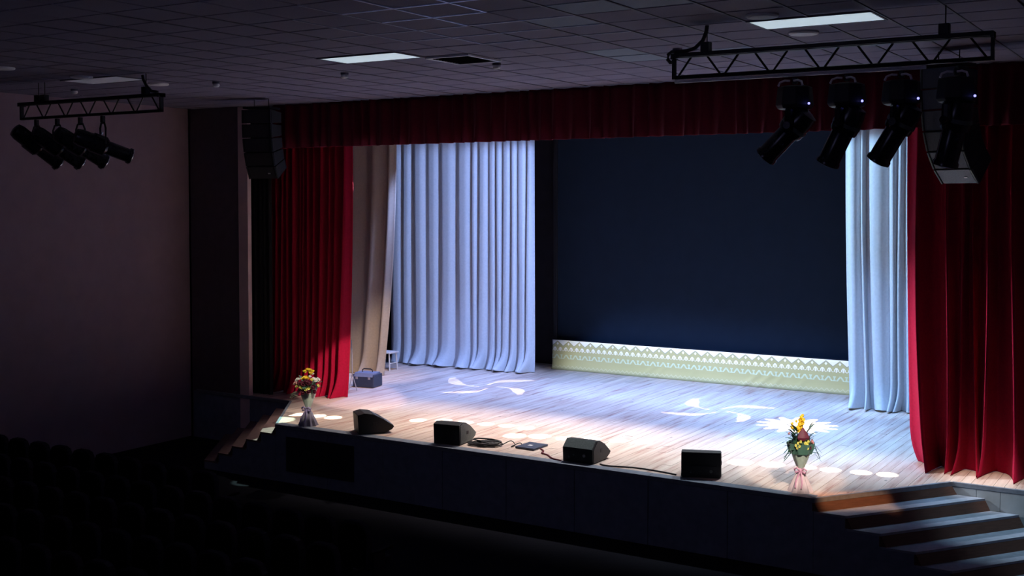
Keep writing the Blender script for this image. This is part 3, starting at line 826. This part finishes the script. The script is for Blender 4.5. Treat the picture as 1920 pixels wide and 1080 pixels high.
st = thing('folding_stand', 'thin pale metal stand leaning by the left red curtain and the navy case', 'stand', (-15.52, 18.80, ST))
MB().cyl((-0.08, 0.05, 0.0), (-0.26, 0.10, 0.36), 0.010, n=6).build('leg', M['socket'], st)
MB().cyl((-0.36, 0.12, 0.0), (-0.24, 0.10, 0.36), 0.010, n=6).build('leg', M['socket'], st)
MB().cyl((-0.25, 0.10, 0.34), (-0.27, 0.10, 1.05), 0.012, n=6).build('pole', M['socket'], st)
sl = thing('white_stool', 'small white stool half hidden behind the beige curtain', 'stool', (-16.95, 21.6, ST))
MB().box((0, 0, 0.42), (0.42, 0.36, 0.035)).build('seat', M['white'], sl, bevel=0.008)
for sx in (-1, 1):
    for sy in (-1, 1): MB().cyl((sx * 0.19, sy * 0.15, 0), (sx * 0.16, sy * 0.13, 0.41), 0.018, n=8).build('leg', M['white'], sl)
    MB().cyl((sx * 0.178, -0.145, 0.17), (sx * 0.178, 0.145, 0.17), 0.012, n=6).build('stretcher', M['white'], sl)

# ================================================================== BOUQUETS
def bloom_mesh(name, mt, r, petals=9, layers=3):
    mb = MB()
    for L_ in range(layers):
        el = R(15 + 32 * L_); n = max(5, petals - 2 * L_); rad = r * (1 - 0.18 * L_)
        for k in range(n):
            a = 2 * math.pi * (k + 0.5 * L_) / n
            wd = rad * math.sin(math.pi / n) * 1.3
            def P(t, s, up):
                e = el + up
                x, zz = t * rad * math.cos(e), t * rad * math.sin(e)
                return (x * math.cos(a) - s * math.sin(a), x * math.sin(a) + s * math.cos(a), zz)
            mb.add([P(0.1, 0, 0), P(0.6, -wd, 0.1), P(1.0, -wd * .5, 0.35), P(1.0, wd * .5, 0.35), P(0.6, wd, 0.1)], [(0, 1, 2, 3, 4)])
    mb.ball((0, 0, r * 0.2), r * 0.55, 8, 5)
    return mb.mesh(name, mt)
def leaf_mesh(name, mt, L_, wd):
    mb = MB()
    pts = []
    for t, s in ((0, .06), (.25, .75), (.55, 1), (.8, .6), (1, .03)):
        zz = 0.12 * L_ * math.sin(t * 2.6)
        pts.append(((t * L_, -s * wd, zz), (t * L_, 0, zz - 0.15 * wd), (t * L_, s * wd, zz)))
    vs = [p for row in pts for p in row]
    fs = []
    for j in range(4):
        for i in range(2): fs.append((j * 3 + i, j * 3 + i + 1, j * 3 + i + 4, j * 3 + i + 3))
    mb.add(vs, fs)
    return mb.mesh(name, mt)
BL = {k: bloom_mesh(k + '_bloom', M[k], 0.05) for k in ('yellow', 'lime', 'whitepetal', 'pink', 'wine')}
LF = {'leaf': leaf_mesh('leaf', M['leaf'], 0.16, 0.028), 'leafpale': leaf_mesh('leaf', M['leafpale'], 0.17, 0.045)}
def place_bloom(t, kind, p, s, d=None):
    o = link('bloom', BL[kind], t); o.location = p
    d = Vector(d) if d else Vector((p[0], p[1], max(0.05, p[2] - 0.62)))
    o.rotation_euler = d.to_track_quat('Z', 'Y').to_euler(); o.scale = (s, s, s)
def place_leaf(t, kind, p, d, s, roll=0):
    o = link('leaf', LF[kind], t); o.location = p
    q = Vector(d).to_track_quat('X', 'Z'); o.rotation_euler = q.to_euler(); o.scale = (s, s, s)
def bouquet(label, loc, kind):
    t = thing('flower_bouquet', label, 'flowers', (loc[0], loc[1], ST + 0.002), 0, 'bouquets at the front corners of the stage')
    r = random.Random(12 + kind)
    if kind == 0: t.scale = (0.82, 0.82, 1.0)
    kr = 0.92 if kind == 0 else 0.76
    slim = lambda prof: [(q[0] * kr, q[1]) for q in prof]
    sk, rb, wr = ((M['skirt'], M['ribbon'], M['wrap']), (M['skirtgrey'], M['violet'], M['wrap']))[kind]
    # skirt of fabric, flaring to the floor
    MB().lathe(slim([(0.225, 0.0), (0.205, 0.03), (0.155, 0.12), (0.10, 0.21), (0.055, 0.275), (0.05, 0.30)]), 40, ripple=10, amp=0.10).build('skirt', sk, t, smooth=True)
    # wrapping cone
    MB().lathe(slim([(0.05, 0.29), (0.075, 0.345), (0.12, 0.43), (0.165, 0.53), (0.20, 0.63), (0.205, 0.66), (0.18, 0.635), (0.12, 0.52)]), 30, ripple=7, amp=0.05).build('wrapping', wr, t, smooth=True)
    if kind == 0:
        MB().lathe([(0.175, 0.53), (0.208, 0.60), (0.225, 0.68), (0.19, 0.66), (0.15, 0.58)], 30, ripple=9, amp=0.07).build('inner_wrapping', M['wrapdark'], t, smooth=True)
    # ribbon: knot, two loops, two tails
    MB().ball((0.02, -0.06, 0.295), 0.034, 8, 6).build('ribbon_knot', rb, t, smooth=True)
    for s in (-1, 1):
        pth = [(0.02, -0.065, 0.295), (0.02 + s * 0.06, -0.08, 0.335), (0.02 + s * 0.105, -0.07, 0.31), (0.02 + s * 0.09, -0.07, 0.27), (0.02 + s * 0.03, -0.07, 0.285)]
        MB().tube(pth, 0.016, 6).build('ribbon_loop', rb, t, smooth=True)
        MB().tube([(0.02, -0.07, 0.29), (0.02 + s * 0.03, -0.10, 0.23), (0.02 + s * 0.055, -0.15, 0.14), (0.02 + s * 0.05, -0.185, 0.07)], 0.014, 6).build('ribbon_tail', rb, t, smooth=True)
    # stems and foliage mound
    MB().ball((0, 0, 0.66), 0.165, 14, 8, (1, 1, 0.75)).build('foliage', M['leaf'], t)
    cx, sx = math.cos(PSI), math.sin(PSI)
    def loc3(a, b, h):      # a: to the right seen from the hall side, b: towards the hall
        return (a * cx + b * sx, a * sx - b * cx, h)
    if kind == 0:
        # tall yellow spikes
        for (a, b, h, s) in ((-.03, .02, 0.83, 1.0), (-.05, .03, 0.87, 1.0), (.0, .0, 0.88, 0.95), (-.02, .02, 0.92, .95), (.02, .02, 0.93, .9), (-.01, .0, 0.97, .85), (.03, .02, 0.98, .85),
                             (.0, .02, 1.02, .7), (.025, .0, 1.04, .65), (-.09, .05, .97, .5), (-.14, .02, .88, .85), (-.15, .02, .93, .6)):
            place_bloom(t, 'yellow', loc3(a, b, h), s, (a, -.5, .6))
        for (a, b, h, s) in ((-.12, .18, .665, .55), (-.09, .2, .70, .5), (-.07, .21, .66, .6), (-.05, .21, .72, .5), (.03, .21, .70, .6), (.06, .2, .68, .55), (.08, .19, .72, .5), (.07, .2, .63, .5), (-.10, .19, .63, .5)):
            place_bloom(t, 'lime', loc3(a, b, h), s, (a, -1, .3))
        # pointed burgundy flower
        o = MB().lathe([(0.02, 0.0), (0.085, 0.03), (0.10, 0.07), (0.075, 0.12), (0.035, 0.17), (0.006, 0.205)], 9, ripple=3, amp=0.15).build('burgundy_bloom', M['wine'], t, smooth=True)
        o.location = loc3(0.0, 0.12, 0.70); o['label'] = 'pointed burgundy bloom'
        place_bloom(t, 'pink', loc3(.15, .1, .70), .9); place_bloom(t, 'pink', loc3(-.20, .03, .80), .6); place_bloom(t, 'wine', loc3(.10, .15, .64), .9); place_bloom(t, 'wine', loc3(-.15, .1, .64), .9)
        for k in range(46):
            a = r.uniform(0, 2 * math.pi); h = r.uniform(0.56, 0.86); rr = 0.12
            d = (math.cos(a), math.sin(a), r.uniform(-.1, 1.0))
            place_leaf(t, r.choice(('leaf', 'leaf', 'leafpale')), (rr * math.cos(a), rr * math.sin(a), h), d, r.uniform(.7, 1.1))
        for s, hs in ((-1, (.66, .60, .55)), (1, (.68, .62, .56))):      # drooping sprigs
            for q, h in enumerate(hs):
                a0 = .13 + .05 * q
                MB().tube([loc3(s * .12, .08, h), loc3(s * (.19 + .03 * q), .1, h - .01), loc3(s * (.24 + .03 * q), .1, h - .09)], 0.005, 5).build('sprig', M['leaf'], t)
                for u in range(3): place_leaf(t, 'leaf', loc3(s * (.18 + .035 * u), .1, h - .035 * u), loc3(s * .6, .1, -.6), .55)
    else:
        for (a, b, h, s) in ((-.04, .05, .96, 1.0), (.03, .05, .98, 1.15), (.075, .05, .96, 1.1), (.06, .08, .93, .9), (-.02, .14, .86, 1.1), (-.055, .13, .845, .95), (.02, .15, .85, .9), (-.005, .0, .99, .9)):
            place_bloom(t, 'yellow', loc3(a, b, h), s)
        for (a, b, h, s) in ((-.17, .06, .82, 1.0), (-.19, .05, .79, .8), (-.12, .12, .84, .7), (.12, .11, .83, 1.0), (.16, .07, .80, 1.1), (.185, .05, .82, .9), (.06, .13, .88, .7), (.09, .05, .92, .7), (.15, .12, .79, .8)):
            place_bloom(t, 'whitepetal', loc3(a, b, h), s)
        for (a, b, h, s) in ((-.03, .2, .765, 1.3), (.05, .2, .775, 1.3), (.01, .2, .80, 1.2), (-.09, .18, .77, 1.1), (.11, .17, .70, 1.1), (-.05, .2, .62, 1.1), (.04, .2, .64, 1.1), (-.13, .13, .63, .9), (.13, .15, .62, .9)):
            place_bloom(t, 'wine', loc3(a, b, h), s)
        place_bloom(t, 'pink', loc3(-.22, .05, .75), .9); place_bloom(t, 'pink', loc3(-.19, .08, .765), .8)
        for (a, b, h, s) in ((-.17, .12, .71, .8), (-.13, .16, .73, .75), (-.09, .19, .71, .75), (-.05, .2, .685, .75), (.0, .21, .675, .75), (.05, .2, .69, .7), (.18, .09, .72, .8), (.09, .15, .83, .7)):
            place_bloom(t, 'lime', loc3(a, b, h), s)
        for k in range(34):
            a = r.uniform(0, 2 * math.pi); h = r.uniform(0.56, 0.82); rr = 0.13
            place_leaf(t, r.choice(('leaf', 'leaf', 'leafpale')), (rr * math.cos(a), rr * math.sin(a), h), (math.cos(a), math.sin(a), r.uniform(-.3, .8)), r.uniform(.6, 1.0))
        for (a, h, s) in ((-.14, .60, 1.0), (-.13, .575, 1.1), (-.15, .62, .9), (-.12, .55, .9)):
            place_leaf(t, 'leafpale', loc3(a, .08, h), loc3(-.8, .3, -.35), s)
    return t
bouquet('bouquet with tall yellow blooms and pink ribbon at the right front of the stage', (-4.97, 15.50), 0)
bouquet('round bouquet of yellow, white and burgundy blooms at the left front of the stage', (-13.92, 15.46), 1)

# ================================================================== HUNG LOUDSPEAKERS
def line_array(label, x, y, yaw, ztop, n, tilts, w=0.46, gm='grille', em='cabside'):
    t = thing('hanging_speakers', label, 'speaker', (x, y, ztop), yaw, 'loudspeaker arrays beside the stage opening')
    h, dp = 0.27, 0.40
    p = Vector((0, 0, 0))            # top front edge of the next cabinet; front faces local -Y
    MB().box((0, 0.2, 0.03), (w * 0.9, 0.42, 0.04)).build('rigging_frame', M['metal'], t)
    for sx in (-0.15, 0.15):
        MB().cyl((sx, 0.2, 0.04), (sx, 0.2, CE - ztop), 0.008, n=6).build('rigging_wire', M['metal'], t)
    for k in range(n):
        a = R(tilts[k]); rot = Matrix.Rotation(a, 3, 'X')
        cab = MB().prism([(0.0, -h + 0.008), (dp, -h + 0.04), (dp, -0.04), (0.0, -0.008)], -w / 2, w / 2, 'x')
        cab.v = [tuple(p + rot @ Vector(q)) for q in cab.v]
        c = cab.build('cabinet', M['cab'], t, bevel=0.006)
        g = MB().box((0, -0.006, -h / 2), (w * 0.84, 0.014, h * 0.90)); g.v = [tuple(p + rot @ Vector(q)) for q in g.v]
        g.build('grille', M[gm], c)
        for sx in (-1, 1):
            e = MB().box((sx * (w / 2 - 0.022), -0.012, -h / 2), (0.022, 0.02, h * 0.93)); e.v = [tuple(p + rot @ Vector(q)) for q in e.v]
            e.build('edge_trim', M[em], c)
        if k == n - 1:
            e = MB().box((w * 0.24, -0.016, -h * 0.55), (0.05, 0.006, 0.018)); e.v = [tuple(p + rot @ Vector(q)) for q in e.v]
            e.build('badge', M['socket'], c)
        p = p + rot @ Vector((0, 0, -h))
    return t
line_array('column of hanging black loudspeakers with grey lower grilles before the right red curtain', -3.18, 15.35, R(-22), 6.72, 6, (0, 4, 10, 20, 34, 46), w=0.56)
line_array('dark column of hanging loudspeakers at the top left corner of the stage opening', -15.55, 15.9, R(16), 6.74, 5, (0, 4, 10, 18, 28), w=0.62, gm='frame', em='cab')

# ================================================================== TRUSSES AND LAMPS
def truss(label, xa, xb, y, zt, hang):
    t = thing('lighting_truss', label, 'truss', ((xa + xb) / 2, y, zt), 0, 'trusses under the hall ceiling')
    L_ = xb - xa; H = 0.28; D = 0.09
    zb = -H
    for sy in (-1, 1):
        MB().box((0, sy * D / 2, -0.02), (L_, 0.045, 0.045)).build('top_chord', M['metal'], t, bevel=0.006)
    MB().box((0, 0, -0.035), (L_, D, 0.03)).build('top_plate', M['metal'], t)
    MB().cyl((-L_ / 2, 0, zb + 0.02), (L_ / 2, 0, zb + 0.02), 0.024, n=8).build('bottom_chord', M['metal'], t, smooth=True)
    n = 6
    for k in range(n):
        a = -L_ / 2 + 0.04 + (L_ - 0.08) * k / n; b = a + (L_ - 0.08) / n; m = (a + b) / 2
        for (p, q) in ((a + .025, m - .085), (b - .025, m + .085)):
            MB().cyl((p, 0, zb + 0.03), (q, 0, -0.03), 0.012, n=6).build('brace', M['metal'], t)
    for s in (-1, 1):
        MB().box((s * (L_ / 2 - 0.015), 0, -H / 2), (0.03, 0.06, H)).build('end_post', M['metal'], t)
        MB().box((s * (L_ / 2 - 0.015), 0, -0.03), (0.03, D + 0.05, 0.06)).build('end_plate', M['metal'], t)
    for hx in hang:
        c = MB().box((hx, 0, 0.055), (0.10, 0.10, 0.11)).build('hoist', M['metal'], t, bevel=0.006)
        MB().cyl((hx + 0.01, 0, 0.10), (hx + 0.01, 0, CE - zt + 0.01), 0.007, n=6).build('wire', M['metal'], c)
    return t
YT = 12.0
tr = truss('black lighting truss at the upper right carrying four moving heads', -5.35, -1.98, YT, 6.66, (-1.29, 1.22))
MB().tube([(-1.28, 0, 0.30), (-1.29, 0, 0.22), (-1.33, 0.0, 0.13), (-1.42, 0, 0.055), (-1.52, 0, 0.03), (-1.70, 0, 0.03), (-1.745, 0, 0.0), (-1.75, 0, -0.05), (-1.72, 0, -0.085), (-1.66, 0, -0.09)], 0.022, 7).build('power_cable', M['cable'], tr, smooth=True)
MB().cyl((-1.66, 0.0, -0.306), (1.05, 0.0, -0.306), 0.019, n=8).build('pale_pipe', M['pipe'], tr, smooth=True)['label'] = 'pale grey pipe along the underside'
tl = truss('black lighting truss at the upper left carrying four profile spotlights', -17.06, -13.67, YT, 6.64, (-1.24, -1.08, 1.34))
MB().tube([(1.27, 0, 0.29), (1.29, 0, 0.22), (1.36, 0, 0.12), (1.47, 0, 0.04), (1.6, 0, 0.02)], 0.022, 7).build('power_cable', M['cable'], tl, smooth=True)

def moving_head(label, x, z0, d):
    t = thing('moving_head', label, 'spotlight', (x, YT, z0), 0, 'moving heads on the right truss')
    MB().box((0, 0, -0.02), (0.05, 0.05, 0.07)).build('clamp', M['metal'], t, bevel=0.006)
    MB().lathe([(0.12, -0.075), (0.18, -0.09), (0.20, -0.28), (0.175, -0.32), (0.10, -0.325)], 8, M=Matrix.Rotation(R(22.5), 3, 'Z')).build('base', M['cable'], t, bevel=0.01)
    for s in (-1, 1):
        MB().tube([(s * 0.02, -0.1, -0.030), (s * 0.07, -0.12, -0.026), (s * 0.115, -0.14, -0.045), (s * 0.13, -0.15, -0.085)], 0.012, 6).build('handle', M['pipe'], t, smooth=True)
    MB().ball((0.19, -0.12, -0.275), 0.013, 8, 6).build('status_light', M['blue'], t)
    d = Vector(d).normalized(); pv = Vector((0, 0, -0.50))
    ax = Vector((0, 0, 1)).cross(d).normalized()
    for s in (-1, 1):
        o = pv + ax * (s * 0.175)
        MB().tube([Vector((0, 0, -0.31)) + ax * (s * 0.12), Vector((0, 0, -0.36)) + ax * (s * 0.17), o, o + Vector((0, 0, -0.05))], 0.045, 8).build('yoke_arm', M['body'], t, smooth=True)
        MB().cyl(o - ax * s * 0.03, o + ax * s * 0.055, 0.04, n=10).build('pivot_knob', M['body'], t, smooth=True)
    q = d.to_track_quat('Z', 'Y').to_matrix()
    hd = MB().lathe([(0.06, -0.21), (0.125, -0.19), (0.145, -0.10), (0.145, 0.06), (0.135, 0.09)], 14, pv, q).build('head', M['body'], t, smooth=True)
    MB().lathe([(0.112, 0.09), (0.112, 0.40), (0.125, 0.42), (0.125, 0.455), (0.10, 0.46)], 12, pv, q).build('barrel', M['body'], hd, smooth=True)
    MB().lathe([(0.095, 0.458), (0.095, 0.466), (0.04, 0.476)], 12, pv, q).build('lens', M['lens'], hd, smooth=True)
    MB().lathe([(0.150, -0.02), (0.152, 0.0), (0.150, 0.02)], 14, pv, q).build('vent_ring', M['cabside'], hd, smooth=True)
    return t
moving_head('moving head farthest left under the right truss, barrel lit grey and tilted left', -3.95, 6.312, (-1, 0.05, -0.98))
moving_head('second moving head from the left under the right truss, over the dark screen', -3.40, 6.312, (-0.52, 0.1, -1))
moving_head('third moving head from the left under the right truss, before the pale grey curtain', -2.85, 6.312, (-0.62, 0.1, -1))
moving_head('moving head farthest right under the right truss, before the hanging loudspeakers', -2.32, 6.312, (-0.25, 0.1, -1))

def profile_spot(label, x, d, zp=5.97):
    t = thing('profile_spotlight', label, 'spotlight', (x, YT, 6.36), 0, 'profile spotlights on the left truss')
    pv = Vector((0, 0.0, zp - 6.36)); d = Vector(d).normalized(); q = d.to_track_quat('Z', 'Y').to_matrix()
    MB().box((0, 0, -0.06), (0.055, 0.06, 0.10)).build('clamp', M['metal'], t, bevel=0.006)
    MB().cyl((0, 0, -0.13), (0, 0, -0.05), 0.014, n=8).build('bolt', M['metal'], t)
    ax = Vector((0, 0, 1)).cross(d).normalized()
    MB().tube([pv + ax * -0.17, Vector((0, 0, -0.20)) + ax * -0.17, Vector((0, 0, -0.12)) + ax * -0.10, Vector((0, 0, -0.12)) + ax * 0.10, Vector((0, 0, -0.20)) + ax * 0.17, pv + ax * 0.17], 0.016, 6).build('yoke', M['metal'], t, smooth=True)
    MB().lathe([(0.06, -0.46), (0.115, -0.44), (0.135, -0.36), (0.135, -0.20), (0.155, -0.18), (0.155, 0.02), (0.12, 0.06)], 12, pv, q).build('lamp_housing', M['body'], t, smooth=True)
    b = MB().lathe([(0.11, 0.06), (0.11, 0.40), (0.128, 0.41), (0.128, 0.46), (0.11, 0.465)], 12, pv, q).build('barrel', M['body'], t, smooth=True)
    MB().lathe([(0.104, 0.463), (0.104, 0.470), (0.05, 0.485)], 12, pv, q).build('lens', M['lens'], b, smooth=True)
    MB().lathe([(0.130, 0.445), (0.133, 0.452), (0.130, 0.459)], 12, pv, q).build('rim', M['chrome'], b, smooth=True)
    for s in (-1, 1):
        MB().cyl(pv + ax * s * 0.15, pv + ax * s * 0.205, 0.026, n=8).build('tilt_knob', M['chrome'] if s > 0 else M['body'], t, smooth=True)
    MB().cyl(pv + q @ Vector((0.0, 0.15, -0.08)), pv + q @ Vector((0.0, 0.20, -0.08)), 0.012, n=6).build('shutter_lever', M['chrome'], t)
    return t
profile_spot('profile spotlight farthest left under the left truss', -16.66, (0.22, 0.90, -0.70), 5.91)
profile_spot('second profile spotlight from the left under the left truss', -16.13, (0.22, 0.90, -0.60), 5.88)
profile_spot('third profile spotlight from the left under the left truss', -15.56, (0.24, 0.90, -0.54), 5.87)
profile_spot('profile spotlight farthest right under the left truss, its pale lens showing', -15.02, (0.42, 0.90, -0.36), 5.88)

# ================================================================== CEILING FITTINGS
def panel(label, k, i0, mt):
    t = thing('ceiling_light', label, 'ceiling light', (X0 + (i0 + 1) * PX, Y0 + PY / 2, CE), 0, 'rectangular panels in the ceiling')
    MB().box((0, 0, 0.012), (2 * PX - 0.05, PY - 0.05, 0.02)).build('diffuser', mt, t)
    for (c, d) in (((0, PY / 2 - 0.016, 0.010), (2 * PX - 0.01, 0.022, 0.03)), ((0, -PY / 2 + 0.016, 0.010), (2 * PX - 0.01, 0.022, 0.03)),
                   ((PX - 0.016, 0, 0.010), (0.022, PY - 0.054, 0.03)), ((-PX + 0.016, 0, 0.010), (0.022, PY - 0.054, 0.03))):
        MB().box(c, d).build('frame_strip', M['rail'], t)
panel('bright rectangular ceiling panel at the upper right above the truss', 0, -2, M['lamp'])
panel('bright rectangular ceiling panel left of the dark ceiling grille', 1, -11, M['lamp'])
panel('dim grey rectangular ceiling panel above the left truss', 2, -19, M['dimglow'])
t = thing('ceiling_grille', 'dark square ceiling grille with a pale frame beside a bright panel', 'vent', (X0 - 8.5 * PX, Y0 + 1.62 * PY, CE - 0.004))
MB().box((0, 0, 0.01), (0.62, 0.74, 0.01)).build('backing', M['screen'], t)
for (c, d) in (((0, 0.385, 0), (0.70, 0.035, 0.03)), ((0, -0.385, 0), (0.70, 0.035, 0.03)), ((0.333, 0, 0), (0.035, 0.735, 0.03)), ((-0.333, 0, 0), (0.035, 0.735, 0.03))):
    MB().box(c, d).build('frame_strip', M['white'], t, bevel=0.003)
for k in range(11): MB().box((0, -0.33 + 0.066 * k, 0.0), (0.62, 0.006, 0.016), Matrix.Rotation(R(35), 3, 'X')).build('slat', M['frame'], t)

def disc(label, x, y, r=0.17):
    t = thing('ceiling_speaker', label, 'ceiling speaker', (x, y, CE), 0, 'round white fittings in the ceiling')
    MB().lathe([(r, 0.012), (r, -0.006), (r * 0.93, -0.016), (r * 0.85, -0.014)], 24).build('rim', M['white'], t, smooth=True)
    MB().lathe([(r * 0.86, -0.008), (r * 0.84, -0.018), (r * 0.4, -0.022)], 24).build('grille', M['white'], t, smooth=True)
disc('round white ceiling fitting just in front of the upper right bright panel', -4.20, 13.05)
disc('round white ceiling fitting behind the upper right bright panel at the top of the picture', -4.18, 11.62)
disc('round white ceiling fitting cut off by the left edge of the picture', -15.14, 10.36)
disc('round white ceiling fitting behind the dim panel above the left truss', -15.19, 11.75)
disc('round white ceiling fitting right of the dim panel above the left truss', -15.03, 13.12)
def detector(label, x, y, s=1.0):
    t = thing('smoke_detector', label, 'smoke detector', (x, y, CE), 0, 'smoke detectors on the ceiling')
    MB().lathe([(0.062 * s, 0.01), (0.062 * s, -0.02)], 14).build('base', M['rail'], t, smooth=True)
    MB().lathe([(0.052 * s, -0.02), (0.056 * s, -0.05), (0.042 * s, -0.07), (0.015 * s, -0.075)], 14).build('cap', M['white'], t, smooth=True)
detector('small smoke detector below the bright panel left of the grille', -11.39, 13.51)
detector('small smoke detector by the corner of the dark ceiling grille', -8.79, 13.70)
detector('small smoke detector above the left end of the right truss', -6.01, 13.61)
detector('small smoke detector right of the left truss, near the front wall', -14.03, 13.44)
detector('small smoke detector just above the left truss', -17.0, 13.0)

# ================================================================== AUDIENCE SEATS
def make_seat():
    t = thing('theatre_seat', 'dark upholstered theatre seat in the unlit rows of the hall below the stage', 'seat', (0, 0, 0), 0, 'rows of dark theatre seats')
    pts = [(-0.23, 0.40), (-0.25, 0.70), (-0.24, 0.86), (-0.19, 0.95), (-0.10, 0.985), (0.10, 0.985), (0.19, 0.95), (0.24, 0.86), (0.25, 0.70), (0.23, 0.40)]
    b = MB().prism(pts, -0.27, -0.19, 'y').build('backrest', M['seat'], t)
    MB().prism([(p * 0.9, 0.05 + q * 0.92) for p, q in pts], -0.29, -0.272, 'y').build('back_shell', M['seatwood'], t)
    MB().box((0, 0.02, 0.42), (0.46, 0.44, 0.10)).build('seat', M['seat'], t)
    for s in (-1, 1):
        MB().box((s * 0.265, -0.02, 0.60), (0.045, 0.40, 0.035)).build('armrest', M['seatwood'], t)
        MB().box((s * 0.265, -0.08, 0.29), (0.035, 0.22, 0.58)).build('leg', M['metal'], t)
    return t
proto = make_seat(); used = False
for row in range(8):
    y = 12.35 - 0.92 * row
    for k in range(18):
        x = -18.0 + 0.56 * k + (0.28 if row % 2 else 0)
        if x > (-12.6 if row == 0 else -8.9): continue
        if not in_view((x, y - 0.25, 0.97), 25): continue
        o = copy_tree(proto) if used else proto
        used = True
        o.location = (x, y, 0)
